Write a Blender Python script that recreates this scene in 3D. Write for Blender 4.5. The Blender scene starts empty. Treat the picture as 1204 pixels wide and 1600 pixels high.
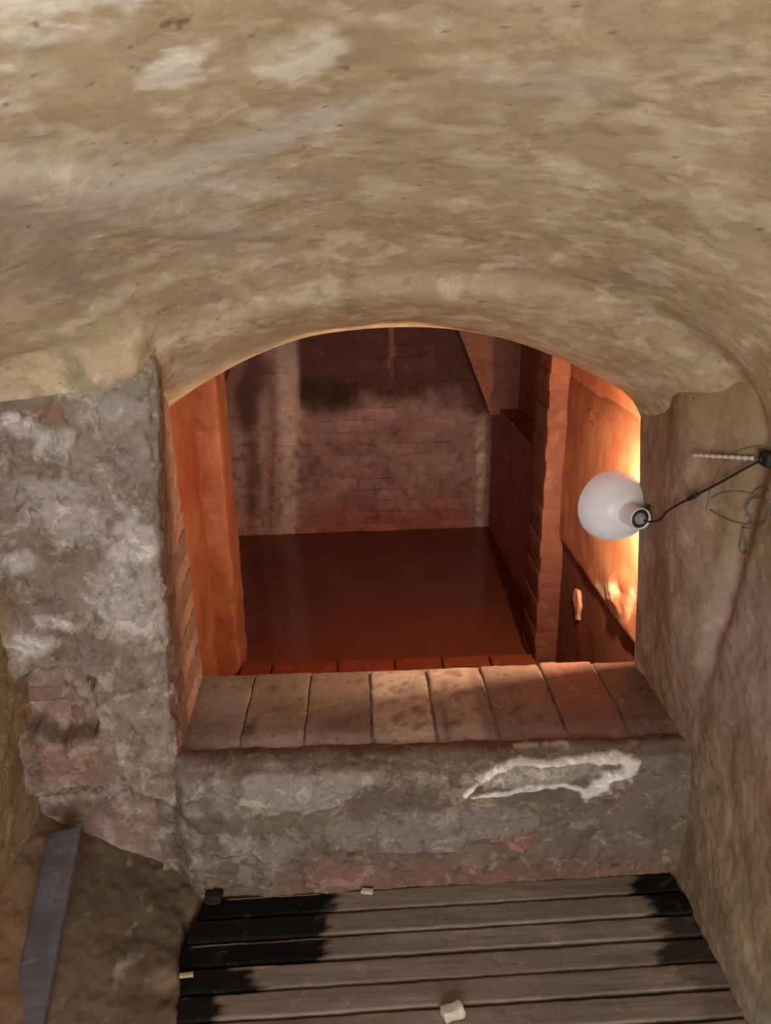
import bpy, bmesh, math, random
import numpy as np
from mathutils import Vector, Matrix

# ------------------------------------------------------------------ camera
F, EYE = 1203.0, 1.65
YAW, PITCH, ROLL = math.radians(2.0), math.radians(19.0), math.radians(0.8)
fwd = np.array([math.sin(YAW)*math.cos(PITCH), math.cos(YAW)*math.cos(PITCH), -math.sin(PITCH)])
rt0 = np.array([math.cos(YAW), -math.sin(YAW), 0.0]); up0 = np.cross(rt0, fwd)
rt = rt0*math.cos(ROLL) - up0*math.sin(ROLL); up = up0*math.cos(ROLL) + rt0*math.sin(ROLL)
CAM = np.array([0.0, 0.0, EYE])

scene = bpy.context.scene
COL = scene.collection
cd = bpy.data.cameras.new('camera'); cam = bpy.data.objects.new('camera', cd); COL.objects.link(cam)
cd.sensor_fit = 'VERTICAL'; cd.sensor_height = 36.0; cd.lens = F/1600.0*36.0; cd.clip_start = 0.02
cam.matrix_world = Matrix(((rt[0], up[0], -fwd[0], CAM[0]), (rt[1], up[1], -fwd[1], CAM[1]),
                           (rt[2], up[2], -fwd[2], CAM[2]), (0, 0, 0, 1)))
scene.camera = cam

# ------------------------------------------------------------------ world, room light, exposure
w = bpy.data.worlds.new('world'); scene.world = w; w.use_nodes = True
w.node_tree.nodes['Background'].inputs[0].default_value = (0.95, 0.97, 1.0, 1)
w.node_tree.nodes['Background'].inputs[1].default_value = 0.18      # daylight down the stairs behind the viewer
ld = bpy.data.lights.new('entrance_daylight_offscreen', 'AREA'); ld.energy = 53; ld.shape = 'RECTANGLE'; ld.size = 1.3; ld.size_y = 1.5
ld.color = (1.0, 0.96, 0.93)
lo = bpy.data.objects.new('entrance_daylight_offscreen', ld); lo.location = (0.0, -1.3, 0.95); lo.rotation_euler = (math.radians(90), 0, 0); COL.objects.link(lo)
LAMP_W, LAMP_COL = 40.0, (1.0, 0.66, 0.40)
vs = scene.view_settings
vs.view_transform = 'Standard'; vs.look = 'None'; vs.gamma = 1.0; vs.exposure = 0.0; vs.use_curve_mapping = False

# ------------------------------------------------------------------ maths helpers
rng = np.random.RandomState(7)
PERM = np.concatenate([rng.permutation(256)]*3)
GRAD = rng.normal(size=(256, 3)); GRAD /= np.linalg.norm(GRAD, axis=1)[:, None]
def perlin(P):
    i = np.floor(P).astype(int); f = P - i; i &= 255
    u = f*f*f*(f*(f*6-15)+10); r = 0
    for dx in (0, 1):
        for dy in (0, 1):
            for dz in (0, 1):
                h = PERM[PERM[PERM[(i[..., 0]+dx) & 255]+((i[..., 1]+dy) & 255)]+((i[..., 2]+dz) & 255)]
                d = f - np.array([dx, dy, dz])
                wx = u[..., 0] if dx else 1-u[..., 0]
                wy = u[..., 1] if dy else 1-u[..., 1]
                wz = u[..., 2] if dz else 1-u[..., 2]
                r = r + (GRAD[h]*d).sum(-1)*wx*wy*wz
    return r*1.5
def fbm(P, freq, oct=4, seed=0, gain=0.5, stretch=(1, 1, 1)):
    q = np.asarray(P, float)*np.array(stretch)*freq + np.array([seed*17.3+.37, seed*7.1+.11, seed*3.7+.53])
    a, s, r = 1.0, 0.0, 0
    for _ in range(oct):
        r = r + a*perlin(q); s += a; a *= gain; q = q*2.03+5.2
    return r/s*1.4
def sstep(a, b, x):
    t = np.clip((np.asarray(x, float)-a)/(b-a), 0, 1); return t*t*(3-2*t)
def ray(x, y): return rt*(x-602)/F - up*(y-800)/F + fwd
def onY(x, y, Y): d = ray(x, y); return CAM + d*(Y/d[1])
def onZ(x, y, Z): d = ray(x, y); return CAM + d*((Z-EYE)/d[2])
def onX(x, y, X): d = ray(x, y); return CAM + d*(X/d[0])
def proj(P):
    v = np.asarray(P) - CAM; z = np.maximum(v @ fwd, 0.05)
    return 602+F*(v @ rt)/z, 800-F*(v @ up)/z
def catmull(pts, n):
    p = np.asarray(pts, float); p = np.vstack([2*p[0]-p[1], p, 2*p[-1]-p[-2]])
    seg = len(p)-3; t = np.linspace(0, seg, n); k = np.minimum(t.astype(int), seg-1); u = (t-k)[:, None]
    a, b, c, d = p[k], p[k+1], p[k+2], p[k+3]
    return .5*((2*b)+(c-a)*u+(2*a-5*b+4*c-d)*u*u+(3*b-a-3*c+d)*u**3)
def normals(P):
    du = np.gradient(P, axis=0); dv = np.gradient(P, axis=1); n = np.cross(du, dv)
    return n/np.maximum(np.linalg.norm(n, axis=2), 1e-9)[..., None]

# ------------------------------------------------------------------ painting: stains and plaster patches that belong to the surface
def ell(px, py, cx, cy, rx, ry, ang=0, soft=.35, nz=None, k=.5):
    c, s = math.cos(math.radians(ang)), math.sin(math.radians(ang))
    dx, dy = px-cx, py-cy
    r = np.sqrt(((dx*c+dy*s)/rx)**2+((-dx*s+dy*c)/ry)**2)
    if nz is not None: r = r + k*nz
    return 1-sstep(1-soft, 1+soft, r)
def pline(px, py, pts, w, nz=0, k=0):
    pts = np.array(pts, float); ww = np.broadcast_to(np.array(w, float), (len(pts),)); best = np.full(np.shape(px), 1e9)
    for i in range(len(pts)-1):
        a, b = pts[i], pts[i+1]; d = b-a; t = np.clip(((px-a[0])*d[0]+(py-a[1])*d[1])/(d @ d), 0, 1)
        best = np.minimum(best, np.hypot(px-a[0]-t*d[0], py-a[1]-t*d[1])/(ww[i]*(1-t)+ww[i+1]*t))
    return 1-sstep(.6, 1.3, best+k*nz)
def lay(C, col, m, op=1.0):
    m = np.clip(m*op, 0, 1)[..., None]
    return C*(1-m) + np.array(col)*m
def base(P, cols, freq, seed=0):
    cols = np.array(cols); n = fbm(P, freq, 5, seed)*.55+.5
    t = np.clip(n, 0, .999)*(len(cols)-1); k = t.astype(int); u = (t-k)[..., None]
    return cols[k]*(1-u)+cols[np.minimum(k+1, len(cols)-1)]*u

# ------------------------------------------------------------------ materials
def material(name, rough=.9, spec=.25, mott=.25, scale=40, bump=.35, bdist=.004, streak=None, pale=None, dark=None):
    m = bpy.data.materials.new(name); m.use_nodes = True; nt = m.node_tree; N, L = nt.nodes, nt.links
    b = N['Principled BSDF']; b.inputs['Roughness'].default_value = rough
    b.inputs['Specular IOR Level'].default_value = spec
    at = N.new('ShaderNodeAttribute'); at.attribute_name = 'Col'
    g = N.new('ShaderNodeNewGeometry'); mp = N.new('ShaderNodeMapping'); L.new(g.outputs['Position'], mp.inputs[0])
    if streak: mp.inputs['Scale'].default_value = streak
    n1 = N.new('ShaderNodeTexNoise'); n1.inputs['Scale'].default_value = scale; n1.inputs['Detail'].default_value = 8
    n1.inputs['Roughness'].default_value = .65
    n2 = N.new('ShaderNodeTexNoise'); n2.inputs['Scale'].default_value = scale*5; n2.inputs['Detail'].default_value = 4
    for n in (n1, n2): L.new(mp.outputs[0], n.inputs['Vector'])
    ad = N.new('ShaderNodeMath'); ad.operation = 'MULTIPLY_ADD'; ad.inputs[1].default_value = .35
    L.new(n2.outputs[0], ad.inputs[0]); L.new(n1.outputs[0], ad.inputs[2])
    mr = N.new('ShaderNodeMapRange'); mr.inputs[1].default_value = .42; mr.inputs[2].default_value = .92
    mr.inputs[3].default_value = 1-mott; mr.inputs[4].default_value = 1+mott; L.new(ad.outputs[0], mr.inputs[0])
    mx = N.new('ShaderNodeVectorMath'); mx.operation = 'SCALE'
    L.new(at.outputs['Color'], mx.inputs[0]); L.new(mr.outputs[0], mx.inputs['Scale'])
    out = mx.outputs[0]
    # flakes: pale lime skins and darker bare spots with ragged edges; (scale, threshold, width, gain, opacity)
    for q, seed in ((pale, 3.1), (dark, 8.7)):
        if not q: continue
        mp2 = N.new('ShaderNodeMapping'); mp2.inputs['Location'].default_value = (seed, seed*2, seed*.7); L.new(g.outputs['Position'], mp2.inputs[0])
        f = N.new('ShaderNodeTexNoise'); f.inputs['Scale'].default_value = q[0]; f.inputs['Detail'].default_value = 12; f.inputs['Roughness'].default_value = .68; f.inputs['Distortion'].default_value = .5
        L.new(mp2.outputs[0], f.inputs['Vector'])
        rg = N.new('ShaderNodeMapRange'); rg.interpolation_type = 'SMOOTHSTEP'
        for k, v in ((1, q[1]), (2, q[1]+q[2]), (3, 0), (4, q[4])): rg.inputs[k].default_value = v
        L.new(f.outputs[0], rg.inputs[0])
        sc = N.new('ShaderNodeVectorMath'); sc.operation = 'MULTIPLY_ADD'; L.new(out, sc.inputs[0])
        sc.inputs[1].default_value = (q[3],)*3; sc.inputs[2].default_value = (.05, .05, .05) if q[3] > 1 else (0, 0, 0)
        mi = N.new('ShaderNodeMix'); mi.data_type = 'VECTOR'; L.new(rg.outputs[0], mi.inputs['Factor']); L.new(out, mi.inputs['A']); L.new(sc.outputs[0], mi.inputs['B'])
        out = mi.outputs['Result']
    L.new(out, b.inputs['Base Color'])
    bp = N.new('ShaderNodeBump'); bp.inputs['Strength'].default_value = bump; bp.inputs['Distance'].default_value = bdist
    L.new(ad.outputs[0], bp.inputs['Height']); L.new(bp.outputs[0], b.inputs['Normal'])
    return m
def plain(name, col, rough=.5, spec=.5, metal=0, emit=None, es=0):
    m = bpy.data.materials.new(name); m.use_nodes = True; nt = m.node_tree; N, L = nt.nodes, nt.links
    b = N['Principled BSDF']; b.inputs['Roughness'].default_value = rough; b.inputs['Metallic'].default_value = metal
    b.inputs['Specular IOR Level'].default_value = spec
    n = N.new('ShaderNodeTexNoise'); n.inputs['Scale'].default_value = 60
    r = N.new('ShaderNodeValToRGB'); r.color_ramp.elements[0].position = .3; r.color_ramp.elements[1].position = .7
    r.color_ramp.elements[0].color = (*[c*.88 for c in col], 1); r.color_ramp.elements[1].color = (*col, 1)
    L.new(n.outputs[0], r.inputs[0]); L.new(r.outputs[0], b.inputs['Base Color'])
    if emit: b.inputs['Emission Color'].default_value = (*emit, 1); b.inputs['Emission Strength'].default_value = es
    return m
M_PLASTER = material('lime_plaster', mott=.12, scale=45, bump=.25, bdist=.003, pale=(9, .53, .07, 1.25, .6), dark=(14, .56, .07, .74, .55))
M_WORN = material('worn_wall_plaster', mott=.26, scale=50, bump=.7, bdist=.006, pale=(16, .545, .05, 1.45, .75), dark=(20, .55, .06, .55, .7))
M_BRICK = material('old_brick', mott=.2, scale=60, bump=.6, bdist=.004, pale=(22, .57, .06, 1.35, .5), dark=(30, .58, .05, .5, .6))
M_WOOD = material('weathered_plank_wood', rough=.85, spec=.08, mott=.25, scale=22, bump=.5, bdist=.003, streak=(.12, 1.6, 1.6), pale=(12, .57, .08, 1.3, .5), dark=(26, .6, .06, .55, .5))
M_ORANGE = material('smooth_orange_plaster', rough=.85, mott=.12, scale=22, bump=.12, bdist=.003, pale=(7, .55, .1, 1.2, .4), dark=(12, .6, .08, .75, .4))
M_EARTH = material('packed_earth', mott=.2, scale=30, bump=.5, bdist=.004, pale=(14, .6, .08, 1.3, .3), dark=(10, .55, .1, .7, .5))
M_TANK = material('stained_red_plaster', rough=.85, mott=.16, scale=30, bump=.4, bdist=.004, pale=(9, .56, .08, 1.25, .5), dark=(11, .54, .09, .62, .55))

# ------------------------------------------------------------------ object helpers
def props(o, label=None, cat=None, group=None, kind=None):
    for k, v in (('label', label), ('category', cat), ('group', group), ('kind', kind)):
        if v: o[k] = v
    return o
def mesh_obj(name, V, faces, mat, parent=None, C=None, origin=None, smooth=True):
    V = np.asarray(V, float)
    o0 = np.array(origin if origin is not None else (0, 0, 0), float)
    me = bpy.data.meshes.new(name)
    Fa = np.asarray(faces, dtype=np.int32) if not isinstance(faces, list) else None
    if Fa is not None:
        nf, k = Fa.shape
        me.vertices.add(len(V)); me.vertices.foreach_set('co', (V-o0).ravel())
        me.loops.add(nf*k); me.loops.foreach_set('vertex_index', Fa.ravel())
        me.polygons.add(nf); me.polygons.foreach_set('loop_start', np.arange(0, nf*k, k, dtype=np.int32))
        me.update(calc_edges=True)
    else:
        me.from_pydata([tuple(v) for v in (V-o0)], [], faces); me.update()
    if smooth: me.polygons.foreach_set('use_smooth', [True]*len(me.polygons))
    if C is not None:
        a = me.color_attributes.new('Col', 'FLOAT_COLOR', 'POINT')
        a.data.foreach_set('color', np.hstack([np.clip(C, 0, 1), np.ones((len(C), 1))]).ravel())
    me.materials.append(mat)
    o = bpy.data.objects.new(name, me); COL.objects.link(o)
    o.location = o0
    if parent is not None:
        o.parent = parent
        o.location = Vector(o0) - parent.location
    return o
def gfaces(n, m):
    i = np.arange(n*m).reshape(n, m)
    return np.stack([i[:-1, :-1], i[1:, :-1], i[1:, 1:], i[:-1, 1:]], -1).reshape(-1, 4)
def grid_obj(name, P, C, mat, parent=None, origin=None):
    n, m = P.shape[:2]
    return mesh_obj(name, P.reshape(-1, 3), gfaces(n, m), mat, parent, C.reshape(-1, 3), origin)
def rbox_data(size, n=(6, 6, 3), r=.006, nz=0., nf=20., seed=0, xf=None):
    """rounded, slightly irregular box: points of a subdivided cube, pulled to a radius at the edges"""
    h = np.array(size)/2; r = min(r, h.min()*.98)
    bm = {}; V = []; Fc = []
    def cuts(k, a):
        inner = np.linspace(-h[a]+r, h[a]-r, max(k-1, 2)); return np.concatenate([[-h[a]], [-h[a]+r*.4], inner, [h[a]-r*.4], [h[a]]])
    ax = [cuts(n[i], i) for i in range(3)]
    def vid(p):
        key = tuple(np.round(p, 6))
        if key not in bm: bm[key] = len(V); V.append(p)
        return bm[key]
    for a in range(3):
        b, c = (a+1) % 3, (a+2) % 3
        for s in (-1, 1):
            for i in range(len(ax[b])-1):
                for j in range(len(ax[c])-1):
                    q = []
                    for di, dj in ((0, 0), (1, 0), (1, 1), (0, 1)):
                        p = np.zeros(3); p[a] = s*h[a]; p[b] = ax[b][i+di]; p[c] = ax[c][j+dj]; q.append(vid(p))
                    Fc.append(q if s > 0 else q[::-1])
    V = np.array(V); inn = np.clip(V, -(h-r), h-r); d = V-inn
    V = inn + r*d/np.maximum(np.linalg.norm(d, axis=1), 1e-9)[:, None]
    if xf is not None: V = xf(V)
    if nz:
        nn = np.stack([fbm(V, nf, 3, seed+k) for k in range(3)], -1); V = V+nn*nz
    return V, np.array(Fc)
def rbox(name, ctr, size, mat, colf, parent=None, rot=None, n=(6, 6, 3), r=.006, nz=.002, nf=20., seed=0, origin=None):
    V, Fc = rbox_data(size, n, r, nz, nf, seed)
    if rot is not None: V = V @ np.array(rot).T
    V = V+np.array(ctr)
    return mesh_obj(name, V, Fc, mat, parent, colf(V) if callable(colf) else np.tile(np.array(colf, float), (len(V), 1)), origin)
def rotz(a): c, s = math.cos(a), math.sin(a); return np.array([[c, -s, 0], [s, c, 0], [0, 0, 1]])
def tube_data(pts, r, seg=8, closed_ends=True):
    p = np.array(pts, float); n = len(p); t = np.gradient(p, axis=0); t /= np.maximum(np.linalg.norm(t, axis=1), 1e-9)[:, None]
    rr = np.full(n, r) if np.isscalar(r) else np.array(r)
    nr = np.cross(t[0], [0, 0, 1.]);
    if np.linalg.norm(nr) < 1e-3: nr = np.cross(t[0], [0, 1., 0])
    V = []
    for i in range(n):
        nr = nr - t[i]*(nr @ t[i]); nr /= np.linalg.norm(nr); b = np.cross(t[i], nr)
        for k in range(seg):
            a = 2*math.pi*k/seg; V.append(p[i]+rr[i]*(nr*math.cos(a)+b*math.sin(a)))
    Fc = [[i*seg+k, i*seg+(k+1) % seg, (i+1)*seg+(k+1) % seg, (i+1)*seg+k] for i in range(n-1) for k in range(seg)]
    if closed_ends: Fc += [list(range(seg))[::-1], [(n-1)*seg+k for k in range(seg)]]
    return V, Fc
def lathe_data(prof, P0, axis, seg=64):
    """prof: (distance along axis, radius)"""
    ax = np.array(axis)/np.linalg.norm(axis); u = np.cross(ax, [0, 0, 1.]); u /= np.linalg.norm(u); v = np.cross(ax, u)
    V = []
    for d, r in prof:
        for k in range(seg):
            a = 2*math.pi*k/seg; V.append(np.array(P0)+ax*d+r*(u*math.cos(a)+v*math.sin(a)))
    n = len(prof)
    Fc = [[i*seg+k, i*seg+(k+1) % seg, (i+1)*seg+(k+1) % seg, (i+1)*seg+k] for i in range(n-1) for k in range(seg)]
    return V, Fc
def empty(name, loc):
    o = bpy.data.objects.new(name, None); o.location = loc; o.empty_display_size = .1; COL.objects.link(o); return o

# ================================================================== NEAR CHAMBER
YF, YR, SILL = 1.66, 2.12, .40
arch_px = [(262, 635), (320, 595), (400, 553), (480, 525), (560, 513), (640, 509), (720, 514), (800, 530), (880, 560), (940, 590), (980, 615), (1000, 645)]
arch = np.array([onY(x, y, YR)[[0, 2]] for x, y in arch_px])
archd = catmull(np.vstack([[-.62, 1.165], arch, [.84, 1.10], [.90, .98]]), 400)
def z_rear(X): return np.interp(X, archd[:, 0], archd[:, 1])
def z_front(X): return np.interp(X, [-.95, -.75, -.52, -.33, -.1, .115, .3, .47, .62, .76, .86], [1.405, 1.405, 1.43, 1.50, 1.552, 1.572, 1.562, 1.53, 1.48, 1.40, 1.30])
def drop(X):
    X = np.asarray(X, float)
    xr = np.clip(X/.875, 0, 1); d = .58*(1-(1-xr**2.4)**(1/2.4)); return np.where(X > 0, d, .42*X*X+.06*np.abs(X)**6)
def apex(Y): return np.interp(Y, [-1.3, 0, .6, 1.1, 1.45, 1.66], [1.92, 1.91, 1.87, 1.775, 1.68, 1.62])
def xl(z, Y):
    b = np.interp(z, [-.1, 0, .2, .78, 1.33, 1.8], [-.885, -.88, -.87, -.845, -.80, -.72])
    return b + .03*(1-sstep(.02, .35, z))*sstep(1.62, 1.2, Y)
def xr_wall(z, Y):
    zz = [-.1, .4, .485, .8, 1.1, 1.2, 1.6]
    rear = np.interp(z, zz, [.86, .852, .846, .826, .802, .795, .78]); near = np.interp(z, [-.1, .6, 1.2, 1.6], [.842, .855, .872, .875])
    t = sstep(1.45, 1.95, Y)
    gro = .018*np.exp(-((Y-(1.62+.05*np.sin(z*4)))/.03)**2)*sstep(.45, .8, z) + .012*np.exp(-((Y-(1.40+.03*np.sin(z*5+1)))/.025)**2)*sstep(.6, .9, z)
    bul = -.022*np.exp(-((Y-1.80)/.11)**2)*sstep(.35, .7, z)
    return near*(1-t)+rear*t+gro+bul
def rough(P, a1=.012, a2=.005, a3=.0018, seed=0):
    return a1*fbm(P, 3.2, 3, seed)+a2*fbm(P, 11, 3, seed+1)+a3*fbm(P, 45, 3, seed+2)

# ---- ceiling: vault, cove and soffit of the arch in one continuous sheet
def build_ceiling():
    nx, nv = 420, 620
    s = np.linspace(-1, 1, nx); X = np.where(s < 0, s*.93, .872*np.sin(s*math.pi/2))
    P = np.zeros((nx, nv, 3))
    for i, x in enumerate(X):
        op = float(sstep(-.62, -.535, x)); fw = 1-float(sstep(-.46, -.40, x)); rag = .012*math.sin(x*31)+.008*math.sin(x*67+1); zr, zf, dr = float(z_rear(x)), float(z_front(x)), float(drop(x))
        yr = 1.655*(1-op)+YR*op; zr = (zf-.035+rag)*(1-op)+zr*op
        pts = [(yr+.03, zr+.30), (yr+.028, zr+.05), (yr+.008, zr+.006), (yr-.02, zr-.001), (yr-.2*op-.01, zr+.30*(zf-zr)), (1.71-.075*fw, zf-.022-.03*fw), (1.63-.03*fw, zf+.035),
               (1.54, .45*(zf+.05)+.55*(apex(1.54)-dr)), (1.42, apex(1.42)-dr), (1.2, apex(1.2)-dr), (.95, apex(.95)-dr), (.65, apex(.65)-dr), (.3, apex(.3)-dr), (-.4, apex(-.4)-dr), (-1.3, apex(-1.3)-dr)]
        cv = catmull(pts, 1500); L = np.r_[0, np.cumsum(np.linalg.norm(np.diff(cv, axis=0), axis=1))]
        k = np.array([0, .3, .34, .5, .9, 1.4, 2.1, 3.6]); kk = np.array([0, .02, .05, .17, .42, .70, .96, 1.])
        tt = np.interp(np.linspace(0, 1, nv), kk, np.clip(k, 0, L[-1])); tt[-1] = L[-1]
        P[i, :, 0] = x; P[i, :, 1] = np.interp(tt, L, cv[:, 0]); P[i, :, 2] = np.interp(tt, L, cv[:, 1])
    N = normals(P)
    N *= np.sign(-(N*(P-np.array([0, .8, .9]))).sum(-1))[..., None]
    fade = sstep(0, .05, np.abs(P[..., 1]-YR))*.8+.2
    d = .010*fbm(P, 2.2, 2, 3)+.0030*fbm(P, 7, 3, 4)+.0010*fbm(P, 30, 3, 5)
    px, py = proj(P)
    d += .020*np.exp(-((py-(300+.10*px-25*fbm(P, 4, 2, 9)))/34)**2)*sstep(560, 250, px)      # plaster lip on the left of the vault
    d -= .004*np.exp(-((P[..., 1]-1.66)/.04)**2)*sstep(-.6, -.45, P[..., 0])*(1+.6*fbm(P, 5, 2, 8))
    P = P+N*(d*fade)[..., None]
    px, py = proj(P)
    n1, n2, n3 = fbm(P, 6, 5, 21), fbm(P, 14, 5, 22), fbm(P, 3, 4, 23)
    C = base(P, [(.33, .25, .16), (.42, .325, .195), (.48, .38, .235), (.52, .42, .275), (.60, .51, .36)], 7.0, 30)
    C = lay(C, (.72, .64, .49), sstep(.0, .40, n2+.25*n1), .5)
    C = lay(C, (.30, .23, .17), sstep(.25, .5, fbm(P, 20, 5, 24)), .4)
    C = lay(C, (.82, .77, .67), sstep(.22, .42, n1+.5*n2)*sstep(330, 60, py+60*n2)*sstep(1000, 300, px), .8)
    C = lay(C, (.50, .42, .36), ell(px, py, 130, 300, 330, 60, 5, .5, n1, .9), .6)
    C = lay(C, (.66, .60, .52), ell(px, py, 380, 225, 200, 22, -18, .5, n2, .8), .7)
    C = lay(C, (.62, .55, .46), ell(px, py, 170, 272, 280, 16, 4, .5, n2, .8), .6)
    C = lay(C, (.33, .255, .20), ell(px, py, 60, 420, 190, 60, 8, .6, n1, .9), .5)
    C = lay(C, (.50, .44, .24), ell(px, py, 152, 512, 34, 18, 0, .3, n2, .6), .6)
    C = lay(C, (.55, .47, .40), ell(px, py, 880, 130, 110, 22, 4, .6, n2, .8), .5)
    C = lay(C, (.42, .40, .29), ell(px, py, 360, 570, 140, 22, -28, .6, n2, .9), .4)
    C = lay(C, (.10, .07, .05), sstep(.70, .76, fbm(P, 60, 2, 50)), .6)
    props(grid_obj('ceiling', P, C, M_PLASTER), 'low olive-beige lime-plastered vault curving down into the arched opening', 'ceiling', None, 'structure')
build_ceiling()

# ---- wall around the opening, left pier with its jamb
cav = []
def build_wall_front():
    nz_, nu = 330, 330
    Z = np.linspace(-.12, 1.62, nz_)
    P = np.zeros((nz_, nu, 3))
    for i, z in enumerate(Z):
        xf = np.interp(z, [0, .42, .93, 1.32, 1.6], [-.495, -.49, -.474, -.437, -.43]); xr = np.interp(z, [0, .4, 1.25, 1.6], [-.50, -.502, -.517, -.52])
        pts = [(-1.02, YF+.02), (-.85, YF), (-.65, YF), (xf-.05, YF), (xf-.008, YF+.015), (xf-.0, YF+.06), (.5*(xf+xr), YF+.25), (xr, YR-.02), (xr-.01, YR), (xr-.06, YR+.015), (-1.0, YR+.02)]
        cv = catmull(pts, 900); L = np.r_[0, np.cumsum(np.linalg.norm(np.diff(cv, axis=0), axis=1))]
        t = np.interp(np.linspace(0, 1, nu), [0, .62, .92, 1], [0, .60, L[-1]-.45, L[-1]])
        P[i, :, 0] = np.interp(t, L, cv[:, 0]); P[i, :, 1] = np.interp(t, L, cv[:, 1]); P[i, :, 2] = z
    px, py = proj(P); front = (P[..., 1] < YF+.05)
    nA, nB = fbm(P, 9, 5, 61), fbm(P, 22, 5, 62)
    dep = .0*px
    dep = dep+.070*ell(px, py, 84, 1104, 64, 54, 5, .16, nA, .55)                 # hollow where bricks are gone
    und = sstep(1225, 1262, py+22*nB - .55*np.clip(px-215, 0, 200)-.12*np.clip(110-px, 0, 200))*sstep(320, 290, px)
    dep = dep+.055*und
    crust = sstep(.0, .25, nA+.5*nB)*.006+.004*sstep(.1, .3, nB)
    N = normals(P); N *= np.sign(-(N*(P-np.array([.1, 1.2, .8]))).sum(-1))[..., None]
    d = rough(P, .008, .004, .002, 60)*np.where(front, 1, .6)+crust*np.where(front, 1, .3)*(1-und)
    P = P+N*d[..., None]; P[..., 1] += dep*front
    px, py = proj(P)
    C = base(P, [(.19, .12, .085), (.27, .20, .155), (.34, .27, .22), (.42, .35, .30), (.50, .44, .39)], 7, 66)
    C = lay(C, (.23, .14, .08), sstep(.12, .35, fbm(P, 8, 4, 70, stretch=(1, 1, 2))), .55)
    pale = (.66, .61, .57)
    for cx, cy, rx, ry, a in ((45, 672, 42, 20, 25), (85, 692, 34, 22, 0), (205, 838, 32, 40, 0), (195, 865, 34, 14, 0), (90, 765, 56, 15, 8), (25, 880, 26, 20, 0), (85, 975, 34, 9, 15), (205, 905, 50, 60, 20),
                              (120, 820, 70, 30, 10), (205, 960, 60, 34, 0), (45, 1010, 40, 24, 0), (180, 640, 60, 24, 0)):
        C = lay(C, pale, ell(px, py, cx, cy, rx, ry, a, .35, nB, .8), .75 if rx < 45 else .4)
    C = lay(C, (.30, .17, .10), ell(px, py, 80, 648, 26, 22, 0, .5, nB, .6), .7)
    C = lay(C, (.23, .145, .105), ell(px, py, 84, 1104, 68, 58, 5, .2, nA, .55), .85)      # bare brick in the hollow
    C = lay(C, (.21, .145, .105), und, .85)      # earth core where the plaster is gone
    C = lay(C, (.55, .50, .46), sstep(1215, 1240, py+22*nB-.55*np.clip(px-215, 0, 200)-.12*np.clip(110-px, 0, 200))*(1-und)*sstep(130, 180, px)*sstep(330, 290, px), .5)
    C = lay(C, (.30, .15, .10), ell(px, py, 90, 1190, 90, 34, 10, .6, nA, .6), .5)
    C = lay(C, (.30, .185, .09), sstep(35, 0, px+12*nB)*sstep(840, 960, py), .7)
    C = lay(C, (.36, .33, .24), sstep(632, 606, py+10*nB), .7)
    jam = (P[..., 1] > YF+.05)
    C = np.where(jam[..., None], lay(base(P, [(.24, .15, .11), (.36, .24, .18), (.42, .30, .24)], 10, 75), (.50, .46, .41), sstep(.0, .4, nB)*sstep(1.9, 1.66, P[..., 1]), .6), C)
    C = np.where((P[..., 1] > YR+.004)[..., None], np.array((.38, .15, .075)), C)
    C = C*np.where(P[..., 1:2] > YR+.004, 1, .80)
    props(grid_obj('wall_front', P, C, M_WORN), 'left pier of the opening with crumbling grey plaster over brick and a dark hollow', 'wall', None, 'structure')
build_wall_front()
wf = bpy.data.objects['wall_front']

# bricks showing in the hollow of the pier and on the reveal of the jamb
def brick_col(c, seed=0, k=.25):
    c = np.array(c)
    return lambda V: np.clip(c*(1+k*fbm(V, 25, 4, seed))[:, None], 0, 1)
for i, (x0, y0, x1, y1) in enumerate(((42, 1070, 120, 1092), (62, 1114, 108, 1146), (112, 1100, 140, 1140), (30, 1098, 60, 1130))):
    a, b = onY(x0, y0, YF+.075), onY(x1, y1, YF+.075)
    rbox('brick', (a+b)/2+np.array([0, .015, 0]), (abs(b[0]-a[0]), .05, abs(a[2]-b[2])), M_BRICK, brick_col((.23, .14, .10), i), wf, n=(6, 3, 4), r=.008, nz=.005, nf=18, seed=i)
for c in range(9):
    z0 = SILL+.005+c*.062
    xf = np.interp(z0, [0, .42, .93, 1.32], [-.495, -.49, -.474, -.437]); xr = np.interp(z0, [0, .4, 1.25], [-.50, -.502, -.517])
    cuts = [1.76, 1.93, 2.10] if c % 2 else [1.74, 1.85, 2.02, 2.10]
    for k in range(len(cuts)-1):
        y0, y1 = cuts[k]+.003, cuts[k+1]-.003; ym = (y0+y1)/2; xs = xf+(xr-xf)*(ym-YF)/(YR-YF)
        col = np.array((.27, .165, .125))*(1+.25*math.sin(c*3.1+k*1.7))
        rbox('brick', (xs-.008, ym, z0+.028), (.030, y1-y0, .054), M_BRICK, brick_col(col, c+k), wf, rot=rotz(-(xr-xf)/(YR-YF)), n=(2, 4, 3), r=.006, nz=.003, nf=25, seed=c*5+k)

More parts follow.
